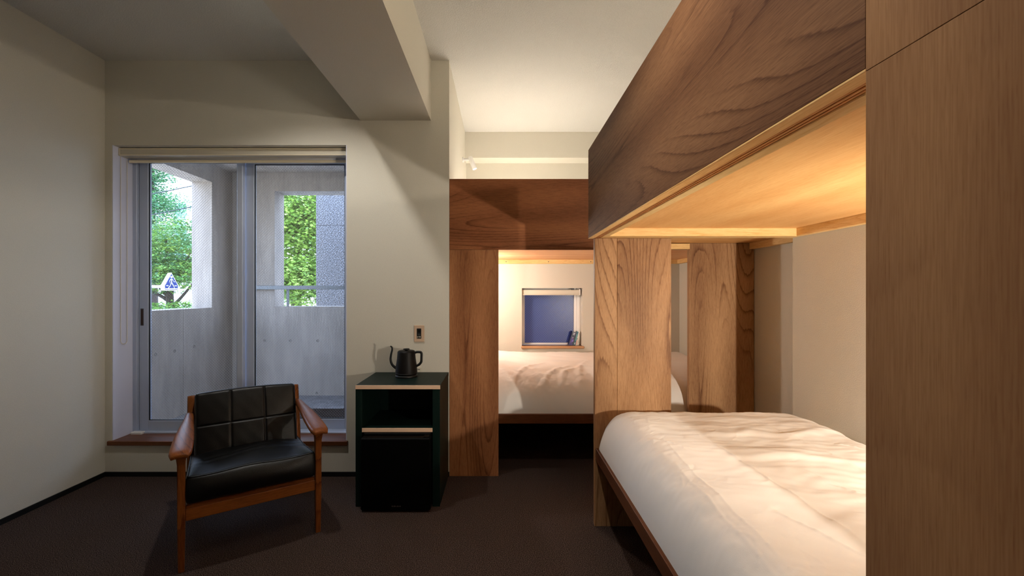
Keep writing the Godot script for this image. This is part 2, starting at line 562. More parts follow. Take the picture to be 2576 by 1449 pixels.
func sash(x0: float, x1: float, y0: float, y1: float, d: float, left: float, right: float, parent: Node) -> Node3D:
	var o := Node3D.new()
	o.name = "sash"
	parent.add_child(o, true)
	var th := 0.034
	for k in [["stile", P(x0, y0, d), P(x0 + left, y1, d + th)], ["stile", P(x1 - right, y0, d), P(x1, y1, d + th)],
			["bottom_rail", P(x0 + left, y0, d + 0.002), P(x1 - right, y0 + 0.07, d + th)], ["top_rail", P(x0 + left, y1 - 0.055, d + 0.002), P(x1 - right, y1, d + th)]]:
		board(k[0], k[1], k[2], M.alu, o, 1, 0, 0, 0.002)
	var gx0 := x0 + left
	var gx1 := x1 - right
	var s := st()
	for k in [[P(gx0, y0 + 0.07, d + 0.008), P(gx0 + 0.005, y1 - 0.055, d + 0.014)], [P(gx1 - 0.005, y0 + 0.07, d + 0.008), P(gx1, y1 - 0.055, d + 0.014)],
			[P(gx0, y0 + 0.07, d + 0.008), P(gx1, y0 + 0.075, d + 0.014)], [P(gx0, y1 - 0.06, d + 0.008), P(gx1, y1 - 0.055, d + 0.014)]]: box(s, k[0], k[1])
	put("gasket", s, M.gasket, o)
	s = st()
	quad(s, P(gx0, y0 + 0.07, d + 0.017), P(gx1, y0 + 0.07, d + 0.017), P(gx1, y1 - 0.055, d + 0.017), P(gx0, y1 - 0.055, d + 0.017))
	put("pane", s, M.glass, o)
	s = st()
	lattice(s, gx0, gx1, y0 + 0.07, y1 - 0.055, d + 0.0175, 0.0195, 1.0, 0.0004)
	put("wire_mesh", s, M.wire, o).set_meta("kind", "stuff")
	return o

func big_window() -> void:
	var w := Node3D.new()
	w.name = "window_1"
	add_child(w)
	structure(w, "sliding aluminium balcony window with wired glass")
	board("reveal_liner", P(-2.572, 0.237, 2.847), P(-2.567, 2.195, 3.0), M.liner, w, 1, 0, 0, 0.0005)
	board("reveal_liner", P(-1.022, 0.237, 2.847), P(-1.017, 2.195, 3.0), M.liner, w, 1, 0, 0, 0.0005)
	board("jamb", P(-2.572, 0.235, 3.0), P(-2.540, 2.195, 3.115), M.alu, w, 1, 0, 0, 0.002)
	board("jamb", P(-1.049, 0.235, 3.0), P(-1.017, 2.195, 3.115), M.alu, w, 1, 0, 0, 0.002)
	board("head", P(-2.540, 2.1885, 3.0), P(-1.049, 2.195, 3.115), M.alu, w, 0, 0, 0, 0.002)
	board("track", P(-2.540, 0.225, 2.985), P(-1.049, 0.246, 3.115), M.alu, w, 0, 0, 0, 0.002)
	board("track_stop", P(-2.555, 0.226, 2.965), P(-2.478, 0.252, 3.0), M.white_trim, w, 0, 0, 0, 0.003)
	var a := sash(-2.538, -1.812, 0.246, 2.188, 3.02, 0.062, 0.040, w)
	sash(-1.83, -1.05, 0.246, 2.188, 3.062, 0.075, 0.06, w)
	# finger pull let into the left stile
	var s := st()
	box(s, P(-2.529, 0.985, 3.0185), P(-2.507, 1.105, 3.021), 0.001)
	put("finger_pull_plate", s, M.alu_dark, a)
	s = st()
	box(s, P(-2.524, 0.992, 3.0175), P(-2.512, 1.098, 3.0195), 0.0008)
	put("finger_recess", s, plain(Color(0.22, 0.12, 0.07), 0.5), a)
	var b := board("window_sill", P(-2.5915, 0.208, 2.826), P(-1.006, 0.237, 2.846), M.sill, w, 0, 0.3, 0.2, 0.003)
	board("window_sill", P(-2.572, 0.208, 2.845), P(-1.017, 0.237, 3.0), M.sill, w, 0, 0.3, 0.2, 0.0)
	b.set_meta("label", "dark stained wooden sill nosing")
	# roller blind
	var t := thing("roller_blind", "cream roller blind cassette rolled up over the balcony window", "blind", P(-1.79, 2.11, 2.92))
	var o := -t.position
	s = st()
	box(s, o + P(-2.563, 2.141, 2.895), o + P(-1.022, 2.189, 2.955), 0.002)
	put("cassette", s, M.blind, t)
	for y in [[2.141, 2.1465], [2.183, 2.189]]:
		s = st()
		box(s, o + P(-2.566, y[0], 2.887), o + P(-1.020, y[1], 2.8955), 0.0015)
		put("cassette_lip", s, M.cream, t)
	for x in [[-2.570, -2.560], [-1.026, -1.0185]]:
		s = st()
		box(s, o + P(x[0], 2.139, 2.886), o + P(x[1], 2.191, 2.958), 0.002)
		put("end_cap", s, M.blind, t)
	for x in [-2.45, -1.79, -1.12]:
		s = st()
		box(s, o + P(x - 0.015, 2.189, 2.90), o + P(x + 0.015, 2.195, 2.93), 0.001)
		put("bracket", s, M.alu_dark, t)
	s = st(true)
	tube(s, [o + P(-2.545, 2.142, 2.968), o + P(-1.03, 2.142, 2.968)], 0.016, 18)
	put("rolled_cloth", s, M.blind_cloth, t)
	s = st()
	box(s, o + P(-2.555, 2.110, 2.952), o + P(-1.028, 2.129, 2.964), 0.003)
	put("bottom_bar", s, M.cream, t)
	var beads := []
	for k in 215: beads.append(P(-2.560, 2.138 - k * 0.0058, 2.897))
	for k in 212: beads.append(P(-2.560, 2.122 - k * 0.0058, 2.947))
	for k in 13: beads.append(P(-2.560, 0.892 - 0.025 * sin(PI * k / 12.0), 2.922 - 0.025 * cos(PI * k / 12.0)))
	s = st(true)
	lathe(s, [Vector2(0, -0.0026), Vector2(0.0024, -0.0013), Vector2(0.0024, 0.0013), Vector2(0, 0.0026)], 7)
	s.generate_normals()
	var mm := MultiMesh.new()
	mm.transform_format = MultiMesh.TRANSFORM_3D
	mm.mesh = s.commit()
	mm.instance_count = beads.size()
	for k in beads.size(): mm.set_instance_transform(k, Transform3D(Basis(), beads[k] + o))
	var mi := MultiMeshInstance3D.new()
	mi.name = "bead_chain"
	mi.multimesh = mm
	mi.material_override = M.cream
	mi.set_meta("kind", "stuff")
	t.add_child(mi)

func small_window() -> void:
	var w := Node3D.new()
	w.name = "window_2"
	add_child(w)
	structure(w, "small fixed window with blue frosted wired glass")
	for k in [[P(0.2186, 0.683, 4.40), P(0.252, 1.26, 4.46)], [P(0.757, 0.683, 4.40), P(0.785, 1.26, 4.46)], [P(0.785, 0.683, 4.385), P(0.823, 1.26, 4.46)],
			[P(0.252, 0.683, 4.40), P(0.757, 0.70, 4.46)], [P(0.252, 1.235, 4.40), P(0.757, 1.26, 4.46)]]:
		board("window_frame", k[0], k[1], M.white_trim, w, 1, 0, 0, 0.002)
	var s := st()
	box(s, P(0.252, 0.70, 4.425), P(0.757, 1.235, 4.429))
	put("pane", s, M.frost, w)
	s = st()
	lattice(s, 0.252, 0.757, 0.70, 1.235, 4.4244, 0.024, 1.0, 0.0006)
	put("wire_mesh", s, M.wire_blue, w).set_meta("kind", "stuff")
	board("window_sill", P(0.21, 0.655, 4.273), P(0.842, 0.683, 4.293), M.sill_light, w, 0, 0.1, 0.3, 0.008)
	board("window_sill", P(0.2186, 0.655, 4.29), P(0.823, 0.683, 4.40), M.sill, w, 0, 0.1, 0.3, 0.0)
	var t := thing("roller_blind", "short cream roller blind rolled up over the small blue window", "blind", P(0.52, 1.19, 4.33))
	var o := -t.position
	s = st()
	box(s, o + P(0.223, 1.197, 4.312), o + P(0.798, 1.243, 4.36), 0.003)
	put("cassette", s, M.blind, t)
	s = st()
	box(s, o + P(0.223, 1.190, 4.306), o + P(0.798, 1.1985, 4.33), 0.002)
	put("bottom_bar", s, M.blind, t)
	for x in [[0.7975, 0.806], [0.2195, 0.2235]]:
		s = st()
		box(s, o + P(x[0], 1.19, 4.304), o + P(x[1], 1.250, 4.362), 0.002)
		put("end_cap", s, M.white_trim, t)
	s = st()
	box(s, o + P(0.72, 1.243, 4.325), o + P(0.745, 1.26, 4.345), 0.001)
	put("bracket", s, M.alu_dark, t)

func screws(pts: Array, out: Vector3, parent: Node) -> void:
	for p in pts:
		var s := st(true)
		lathe(s, [Vector2(0.0045, 0), Vector2(0.0045, 0.001), Vector2(0, 0.0014)], 10, Transform3D(Basis(Quaternion(Vector3.UP, out)), p))
		put("screw", s, M.alu_dark, parent)

func front_bunk() -> void:
	var t := thing("bunk_bed", "nearer wooden bunk bed along the right wall with warm lit upper deck", "bunk bed", P(1.0, 0, 1.4))
	var o := -t.position
	var B := func(n: String, a: Vector3, b: Vector3, m: Material, ax: int, u := 0.0, v := 0.0, ch := 0.0015) -> MeshInstance3D: return board(n, o + a, o + b, m, t, ax, u, v, ch)
	# long guard board of the upper bed, then the upright panels nearest the camera
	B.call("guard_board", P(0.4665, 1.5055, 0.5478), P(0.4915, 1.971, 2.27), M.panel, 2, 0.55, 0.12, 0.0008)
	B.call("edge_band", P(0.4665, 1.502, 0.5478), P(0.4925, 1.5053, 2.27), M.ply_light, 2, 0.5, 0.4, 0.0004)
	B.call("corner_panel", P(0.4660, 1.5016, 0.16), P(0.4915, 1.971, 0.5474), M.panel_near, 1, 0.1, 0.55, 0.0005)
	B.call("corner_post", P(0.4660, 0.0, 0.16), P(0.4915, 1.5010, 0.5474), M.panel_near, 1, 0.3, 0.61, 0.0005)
	var plies := [[0.4935, 0.4985, 0], [0.4985, 0.503, 1], [0.503, 0.507, 0], [0.507, 0.512, 1], [0.512, 0.516, 0], [0.516, 0.520, 1]]
	for k in plies:
		B.call("ply_layer", P(k[0], 1.503 + 0.0015 * k[2], 0.17), P(k[1], 1.56, 2.262), M.ply_light if k[2] else M.ply_dark, 2, 0.2 + k[0] * 7.0, k[0] * 30.0, 0.0004)
	B.call("cleat", P(0.5205, 1.502, 0.17), P(0.551, 1.543, 2.158), M.pine, 2, 0.1, 0.4)
	B.call("cleat", P(0.5205, 1.502, 2.158), P(1.519, 1.543, 2.2345), M.pine, 0, 0.32, 0.13)
	B.call("cleat", P(1.49, 1.502, 0.17), P(1.519, 1.543, 2.158), M.pine, 2, 0.6, 0.77)
	B.call("cleat", P(1.635, 1.502, 2.24), P(1.669, 1.543, 2.83), M.pine, 2, 0.2, 0.9)
	B.call("cleat", P(0.70, 1.502, 2.80), P(1.238, 1.537, 2.844), M.pine, 0, 0.7, 0.31)
	B.call("upper_deck", P(0.494, 1.543, 0.17), P(1.519, 1.561, 2.225), M.under, 2, 0.1, 0.1, 0.001)
	B.call("upper_deck", P(0.70, 1.543, 2.2255), P(1.669, 1.561, 2.844), M.under, 0, 0.3, 0.5, 0.001)
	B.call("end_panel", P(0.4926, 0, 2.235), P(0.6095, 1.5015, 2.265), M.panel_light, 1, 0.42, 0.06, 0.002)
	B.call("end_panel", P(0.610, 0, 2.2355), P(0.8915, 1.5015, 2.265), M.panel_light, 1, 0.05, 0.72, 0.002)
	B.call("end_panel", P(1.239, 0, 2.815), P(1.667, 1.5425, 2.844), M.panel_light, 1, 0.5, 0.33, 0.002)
	B.call("bed_rail", P(0.4977, 0.348, 0.16), P(0.5205, 0.408, 2.2345), M.rail, 2, 0.2, 0.7, 0.002)
	B.call("lower_deck", P(0.5205, 0.36, 0.16), P(1.519, 0.38, 2.2345), M.under, 2, 0.2, 0.2)
	B.call("headboard", P(0.4915, 0, 0.13), P(1.519, 1.971, 0.159), M.panel, 1, 0.6, 0.1)

func far_bunk() -> void:
	var t := thing("bunk_bed", "far wooden bunk bed built into the alcove beyond the armchair", "bunk bed", P(0.7, 0, 3.5))
	var o := -t.position
	var B := func(n: String, a: Vector3, b: Vector3, m: Material, ax: int, u := 0.0, v := 0.0, ch := 0.0012) -> MeshInstance3D: return board(n, o + a, o + b, m, t, ax, u, v, ch)
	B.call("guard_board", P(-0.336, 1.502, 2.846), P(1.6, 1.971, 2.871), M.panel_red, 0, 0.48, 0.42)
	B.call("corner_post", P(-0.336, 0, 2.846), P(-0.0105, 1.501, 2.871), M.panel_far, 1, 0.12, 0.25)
	B.call("bed_rail", P(-0.0105, 0.348, 2.848), P(1.238, 0.408, 2.872), M.rail, 0, 0.3, 0.5)
	B.call("upper_deck", P(-0.336, 1.543, 2.8715), P(1.792, 1.561, 4.292), M.under_pink, 0, 0.15, 0.4)
	B.call("cleat", P(-0.336, 1.502, 4.257), P(1.757, 1.543, 4.292), M.pine, 0, 0.5, 0.2)
	B.call("cleat", P(1.757, 1.502, 2.94), P(1.792, 1.543, 4.292), M.pine, 2, 0.1, 0.6)
	B.call("lower_deck", P(-0.336, 0.36, 2.872), P(1.66, 0.38, 4.292), M.under, 0, 0.2, 0.2)
	var pts := []
	for x in [0.06, 0.48, 0.9, 1.32]: pts.append(o + P(x, 1.522, 4.2565))
	screws(pts, Vector3.BACK, t)

# ---------- bedding ----------
func cover(called: String, x0: float, x1: float, d0: float, d1: float, y0: float, thick: float, nx: int, nd: int, sd: int, round_x: float, round_d: float, extra: Callable, creases: Array) -> MeshInstance3D:
	var n1 := noise(sd, FastNoiseLite.TYPE_SIMPLEX_SMOOTH, 2)
	var n2 := noise(sd + 1)
	var cx := (x0 + x1) / 2.0
	var cd := (d0 + d1) / 2.0
	var xs := PackedFloat32Array()
	var ds := PackedFloat32Array()
	var pxs := PackedFloat32Array()
	var pds := PackedFloat32Array()
	for i in nx + 1:
		var ta := 2.0 * i / nx - 1.0
		var a := lerpf(ta, sin(ta * PI / 2.0), 0.7)
		xs.append(cx + (x1 - x0) / 2.0 * a)
		pxs.append(clampf((1.0 - absf(a)) * (x1 - x0) / 2.0 / round_x, 0.0, 1.0))
	for j in nd + 1:
		var tb := 2.0 * j / nd - 1.0
		var b := lerpf(tb, sin(tb * PI / 2.0), 0.6)
		ds.append(cd + (d1 - d0) / 2.0 * b)
		pds.append(clampf((1.0 - absf(b)) * (d1 - d0) / 2.0 / round_d, 0.0, 1.0))
	var hs := PackedFloat32Array()
	hs.resize((nx + 1) * (nd + 1))
	for j in nd + 1:
		var d := ds[j]
		var ed := pds[j]
		var pd := pow(1.0 - pow(1.0 - ed, 2.5), 0.42)
		for i in nx + 1:
			var x := xs[i]
			var ex := pxs[i]
			var px := pow(1.0 - pow(1.0 - ex, 2.5), 0.40)
			var soft := minf(px, pd)
			var side := 1.0 - minf(ex, ed)
			var h := thick * px * pd + soft * (0.010 * n1.get_noise_2d(x * 1.6, d * 2.6) + float(extra.call(x, d, n1, n2)))
			if side > 0.0: h += side * soft * (0.006 * n2.get_noise_2d((x - 0.6 * d) * 8.0, (x + d) * 10.0) + 0.002 * n2.get_noise_2d(x * 30.0 + d * 12.0, d * 30.0 - x * 20.0))
			hs[j * (nx + 1) + i] = h
	for k in creases:          # [x, d, x, d, width, height], each one touches only its own patch of the cloth
		var reach: float = 3.0 * k[4]
		var i0 := xs.bsearch(minf(k[0], k[2]) - reach)
		var i1 := mini(xs.bsearch(maxf(k[0], k[2]) + reach), nx)
		var j0 := ds.bsearch(minf(k[1], k[3]) - reach)
		var j1 := mini(ds.bsearch(maxf(k[1], k[3]) + reach), nd)
		var sa := Vector2(k[0], k[1])
		var sb := Vector2(k[2], k[3])
		for j in range(j0, j1 + 1):
			for i in range(i0, i1 + 1):
				var p := Vector2(xs[i], ds[j])
				var r: float = p.distance_to(Geometry2D.get_closest_point_to_segment(p, sa, sb)) / k[4]
				if r < 3.0: hs[j * (nx + 1) + i] += k[5] * exp(-r * r) * minf(1.0, 4.0 * minf(pxs[i], pds[j]))
	var verts := PackedVector3Array()
	verts.resize(hs.size())
	for j in nd + 1:
		for i in nx + 1:
			verts[j * (nx + 1) + i] = P(xs[i], y0 + hs[j * (nx + 1) + i], ds[j])
	var nor := PackedVector3Array()
	nor.resize(verts.size())
	var idx := PackedInt32Array()
	idx.resize(nx * nd * 6)
	for j in nd + 1:
		for i in nx + 1:
			var l := verts[j * (nx + 1) + maxi(i - 1, 0)]
			var r := verts[j * (nx + 1) + mini(i + 1, nx)]
			var u := verts[mini(j + 1, nd) * (nx + 1) + i]
			var v := verts[maxi(j - 1, 0) * (nx + 1) + i]
			nor[j * (nx + 1) + i] = (r - l).cross(u - v).normalized()
	var q := 0
	for j in nd:
		for i in nx:
			var a := j * (nx + 1) + i
			for e in [a, a + nx + 2, a + 1, a, a + nx + 1, a + nx + 2]:
				idx[q] = e
				q += 1
	var arr := []
	arr.resize(Mesh.ARRAY_MAX)
	arr[Mesh.ARRAY_VERTEX] = verts
	arr[Mesh.ARRAY_NORMAL] = nor
	arr[Mesh.ARRAY_INDEX] = idx
	var am := ArrayMesh.new()
	am.add_surface_from_arrays(Mesh.PRIMITIVE_TRIANGLES, arr)
	return place(called, am, M.duvet)

func wrinkle(out: Array, pts: Array, w: float, h: float) -> void:
	var p := smooth_path(pts, 4)
	for i in p.size() - 1: out.append([p[i].x, p[i].y, p[i + 1].x, p[i + 1].y, w, h * (0.35 + 0.65 * sin(PI * (i + 0.5) / (p.size() - 1)))])

func loose_wrinkles(out: Array, x0: float, x1: float, d0: float, d1: float, count: int, along: float, sd: int) -> void:
	var r := RandomNumberGenerator.new()
	r.seed = sd
	for k in count:
		var x := r.randf_range(x0, x1)
		var d := r.randf_range(d0, d1)
		var a := along + r.randfn() * 0.55
		var l := r.randf_range(0.02, 0.09)
		var bend := r.randfn() * 0.25
		wrinkle(out, [Vector3(x, d, 0), Vector3(x + cos(a) * l, d + sin(a) * l, 0), Vector3(x + cos(a) * l + cos(a + bend * 3.0) * l * 0.7, d + sin(a) * l + sin(a + bend * 3.0) * l * 0.7, 0)], r.randf_range(0.0035, 0.007), r.randf_range(0.0003, 0.0008) * (1.0 if r.randf() < 0.7 else -1.0))

func bedding() -> void:
	var mattress := func(called: String, a: Vector3, b: Vector3, label: String) -> void:
		var s := st(true)
		var h := (b - a).abs() / 2.0
		rbox(s, h, 0.03, 8, func(p): return p)
		var o := put(called, s, M.duvet)
		o.position = (a + b) / 2.0
		tag(o, label, "mattress")
	mattress.call("mattress", P(-0.33, 1.561, 2.88), P(1.785, 1.70, 4.285), "white mattress up on the top deck of the far bunk")
	mattress.call("mattress", P(0.53, 1.561, 0.17), P(1.515, 1.70, 2.24), "white mattress up on the top deck of the nearer bunk")
	var near := func(x: float, d: float, n1: FastNoiseLite, n2: FastNoiseLite) -> float:
		var wob := 0.06 * n1.get_noise_2d(x * 2.0, d * 1.5)
		var h := 0.0
		# long soft folds running across the bed
		for k in [[2.02, 0.035, 0.007, 0.75], [1.82, 0.03, 0.010, 0.85], [1.66, 0.045, -0.006, 1.0], [1.52, 0.03, 0.010, 1.1], [1.36, 0.035, -0.006, 1.1], [1.22, 0.022, 0.009, 1.2], [1.08, 0.03, -0.006, 1.2], [0.95, 0.03, 0.008, 1.2]]:
			var r: float = (d + wob + 0.10 * (x - 1.0) - k[0]) / k[1]
			h += 0.7 * k[2] * exp(-r * r) * smoothstep(k[3] - 0.45, k[3] + 0.25, x)
		h += 0.0045 * n2.get_noise_2d(x * 3.0, d * 6.0)
		h += 0.0013 * n2.get_noise_2d(x * 11.0, d * 22.0 + 5.0)
		x += 0.006 * n2.get_noise_2d(d * 6.0, 3.0)
		return h
	var cr := []
	# pressed fold lines, then small loose wrinkles
	for k in [[0.80, 1.98, 0.845, 1.50, 0.86, 1.02], [1.16, 2.00, 1.20, 1.55, 1.22, 1.05], [0.655, 1.75, 0.635, 1.35, 0.62, 0.92], [0.61, 1.5, 0.595, 1.15, 0.585, 0.85], [1.01, 1.42, 1.08, 1.15, 1.13, 0.9]]:
		wrinkle(cr, [Vector3(k[0], k[1], 0), Vector3(k[2], k[3], 0), Vector3(k[4], k[5], 0)], 0.005, 0.0014)
	for k in [[0.74, 1.18, 0.78, 1.06, 0.84, 0.95], [1.30, 1.66, 1.35, 1.60, 1.36, 1.47], [1.02, 1.32, 1.07, 1.25, 1.08, 1.13], [1.22, 1.16, 1.17, 1.12, 1.18, 1.07], [0.60, 1.72, 0.66, 1.68, 0.70, 1.60]]:
		wrinkle(cr, [Vector3(k[0], k[1], 0), Vector3(k[2], k[3], 0), Vector3(k[4], k[5], 0)], 0.006, 0.002)
	loose_wrinkles(cr, 0.53, 0.66, 0.8, 2.15, 46, 0.5, 5)
	loose_wrinkles(cr, 0.66, 1.45, 0.8, 2.15, 46, 0.2, 6)
	tag(cover("duvet", 0.510, 1.517, 0.165, 2.232, 0.381, 0.251, 340, 560, 71, 0.15, 0.16, near, cr), "cream white wrinkled duvet on the nearer lower bunk", "duvet")
	var far := func(x: float, d: float, n1: FastNoiseLite, n2: FastNoiseLite) -> float:
		var h := 0.008 * n2.get_noise_2d(x * 1.6 + d * 1.2, d * 2.0)
		h += 0.03 * exp(-pow((x + 0.12) / 0.17, 2.0)) + 0.012 * exp(-pow((x - 1.25) / 0.3, 2.0))
		h += 0.0022 * n1.get_noise_2d(x * 6.0 + d * 5.0, d * 3.0)
		return h
	cr = []
	for k in [[0.06, 2.93, 0.18, 3.15, 0.34, 3.4], [0.28, 2.92, 0.36, 3.08, 0.52, 3.25], [0.55, 2.95, 0.60, 3.2, 0.72, 3.5], [0.62, 3.2, 0.80, 3.12, 0.95, 3.1], [0.85, 2.92, 0.90, 3.1, 1.0, 3.3], [0.42, 2.95, 0.47, 3.1, 0.60, 3.2]]:
		wrinkle(cr, [Vector3(k[0], k[1], 0), Vector3(k[2], k[3], 0), Vector3(k[4], k[5], 0)], 0.02, 0.005)
	loose_wrinkles(cr, 0.0, 1.2, 2.9, 3.4, 50, 1.0, 8)
	tag(cover("duvet", -0.33, 1.735, 2.873, 4.288, 0.381, 0.284, 260, 220, 83, 0.12, 0.42, far, cr), "white puffy duvet on the far lower bunk below the small window", "duvet")

# ---------- armchair ----------
func armchair() -> void:
	var t := thing("armchair", "black leather armchair with reddish wooden frame in front of the window", "armchair", P(-1.162, 0, 2.0345), deg_to_rad(34.0))
	var W: Material = M.chairwood
	# front legs
	for x in [-0.28, 0.28]:
		grain(1, 0.2 + x, 0.3)
		var s := st()
		var f0 := Vector3(x, 0, 0)
		var secs := [[0.0, 0.0115, 0.0125], [0.22, 0.0145, 0.017], [0.40, 0.0145, 0.018], [0.47, 0.015, 0.021], [0.512, 0.019, 0.034]]
		for k in secs.size() - 1:
			var lo: Array = secs[k]
			var hi: Array = secs[k + 1]
			var ring := func(e: Array) -> Array:
				var c: float = minf(e[1], e[2]) * 0.22
				var q := []
				for z in [[1, 1, 0], [1, 1, 1], [-1, 1, 1], [-1, 1, 0], [-1, -1, 0], [-1, -1, 1], [1, -1, 1], [1, -1, 0]]:
					var ex: float = z[0] * (e[1] - (c if z[2] == 1 else 0.0))
					var ez: float = z[1] * (e[2] - (c if z[2] == 0 else 0.0))
					q.append(f0 + Vector3(ex, e[0], ez))
				return q
			var a: Array = ring.call(lo)
			var b: Array = ring.call(hi)
			for i in 8: quad(s, a[(i + 1) % 8], a[i], b[i], b[(i + 1) % 8])
			if k == 0:
				for i in range(1, 7): tri(s, a[0], a[i], a[i + 1])
		put("front_leg", s, W, t)
	# raked back posts
	for x in [-0.258, 0.258]:
		grain(1, 0.5 + x, 0.1)
		var s := st(true)
		tube(s, smooth_path([Vector3(x, 0, -0.60), Vector3(x, 0.2, -0.515), Vector3(x, 0.36, -0.505), Vector3(x, 0.55, -0.555), Vector3(x, 0.645, -0.588)], 5), 0.019, 8, Vector2(0.8, 1.15))
		put("back_leg", s, W, t)
	# paddle arms
	for sx in [-1.0, 1.0]:
		grain(2, 0.1 + 0.3 * sx, 0.45)
		var s := st(true)
		var arm := func(q: Vector3) -> Vector3:
			var k := clampf((q.z + 0.3) / 0.6, 0.0, 1.0)        # 0 back, 1 front
			var wdt := lerpf(0.45, 1.0, smoothstep(0.0, 0.8, k))
			var tip := 1.0 - 0.22 * pow(maxf(0.0, (k - 0.9) / 0.1), 2.0)
			var x: float = sx * lerpf(0.265, 0.284, k) + q.x * wdt * tip
			return Vector3(x, lerpf(0.562, 0.521, k) + q.y + 0.008 * sin(k * PI) - 0.006 * pow(q.x / 0.042, 2.0), q.z - 0.235)
		rbox(s, Vector3(0.042, 0.0115, 0.30), 0.0105, 14, arm)
		put("arm", s, W, t)
	# seat frame
	board("front_rail", Vector3(-0.266, 0.216, -0.016), Vector3(0.266, 0.268, 0.010), W, t, 0, 0.3, 0.2, 0.003)
	board("seat_lip", Vector3(-0.266, 0.264, -0.030), Vector3(0.266, 0.284, 0.004), W, t, 0, 0.5, 0.6, 0.004)
	for sx in [-1.0, 1.0]:
		grain(2, 0.4, 0.2)
		var s := st()
		box(s, Vector3(-0.011, -0.026, -0.26), Vector3(0.011, 0.026, 0.26), 0.003, Transform3D(Basis(Vector3.RIGHT, -0.10), Vector3(sx * 0.258, 0.222, -0.262)))
		put("side_rail", s, W, t)
	board("rear_rail", Vector3(-0.25, 0.165, -0.53), Vector3(0.25, 0.215, -0.508), W, t, 0, 0.1, 0.3, 0.003)
	for y in [0.40, 0.58]:
		board("back_rail", Vector3(-0.25, y - 0.02, -0.52 - (y - 0.36) * 0.27 - 0.01), Vector3(0.25, y + 0.02, -0.52 - (y - 0.36) * 0.27 + 0.008), W, t, 0, 0.1, y, 0.003)
	screws([Vector3(-0.276, 0.615, -0.577)], Vector3.LEFT, t)
	# seat cushion
	var tilt := Transform3D(Basis(Vector3.RIGHT, -0.11), Vector3(0, 0.322, -0.25))
	var seat := func(q: Vector3) -> Vector3:
		var u := q.x / 0.258
		var w := q.z / 0.265
		var p := q
		if q.y > 0.0:
			var up := smoothstep(0.0, 0.045, q.y)
			p.y += up * (0.030 * (1.0 - u * u) * (1.0 - w * w) + 0.004 * sin(u * 5.0 + w * 2.0))
			p.y -= up * 0.006 * exp(-pow((w - 0.30 + 0.1 * u) / 0.06, 2.0)) + up * 0.005 * exp(-pow((w - 0.05 + 0.15 * u) / 0.05, 2.0))
		if q.z > 0.2: p.z += 0.020 * (1.0 - pow(absf(u), 3.0)) * (1.0 - pow(q.y / 0.058, 2.0))
		if absf(u) > 0.85: p.x += signf(u) * 0.008 * (1.0 - pow(q.y / 0.058, 2.0))
		return tilt * p
	var s := st(true)
	rbox(s, Vector3(0.262, 0.061, 0.272), 0.016, 48, seat)
	put("seat_cushion", s, M.leather, t)
	var pip := []
	for k in 41: pip.append(seat.call(Vector3(lerpf(-0.255, 0.255, k / 40.0), 0.0568, 0.2678)))
	s = st(true)
	tube(s, pip, 0.0032, 6)
	put("seat_piping", s, M.leather, t)
	for sx in [-1.0, 1.0]:
		pip = []
		for k in 25: pip.append(seat.call(Vector3(sx * 0.2577, 0.0568, lerpf(0.262, -0.26, k / 24.0))))
		s = st(true)
		tube(s, pip, 0.0032, 6)
		put("seat_piping", s, M.leather, t)
	# back cushion, quilted three by two
	var lean := Transform3D(Basis(Vector3.RIGHT, -0.30), Vector3(0, 0.498, -0.478))
	var back := func(q: Vector3) -> Vector3:
		var p := q
		var u := q.x / 0.245
		var w := q.y / 0.172
		if q.z > 0.0:
			p.z += 0.014 * (1.0 - pow(absf(u), 3.0)) * (1.0 - pow(absf(w), 3.0))
			var g := 0.0
			for sx in [-0.333, 0.333]: g = maxf(g, exp(-pow((u - sx) / 0.016, 2.0)))
			g = maxf(g, exp(-pow((w + 0.02) / 0.024, 2.0)))
			p.z -= 0.006 * g * smoothstep(1.0, 0.9, maxf(absf(u), absf(w)))
			p.z += 0.0006 * sin(u * 17.0 + 3.0 * w) * sin(w * 9.0 + u * 4.0)
		p.y += 0.010 * (1.0 - u * u) * signf(w) * smoothstep(0.8, 1.0, absf(w))
		return lean * p
	s = st(true)
	rbox(s, Vector3(0.245, 0.172, 0.052), 0.018, 100, back)
	put("back_cushion", s, M.leather, t)
	var edge := []
	for k in 97:
		var a := TAU * k / 96.0
		var ca := cos(a)
		var sa := sin(a)
		var q := Vector3(0.239 * signf(ca) * pow(absf(ca), 0.25), 0.165 * signf(sa) * pow(absf(sa), 0.25), 0.047)
		edge.append(back.call(q) + lean.basis * Vector3(0, 0, 0.001))
	s = st(true)
	tube(s, edge, 0.0032, 6)
	put("back_piping", s, M.leather, t)

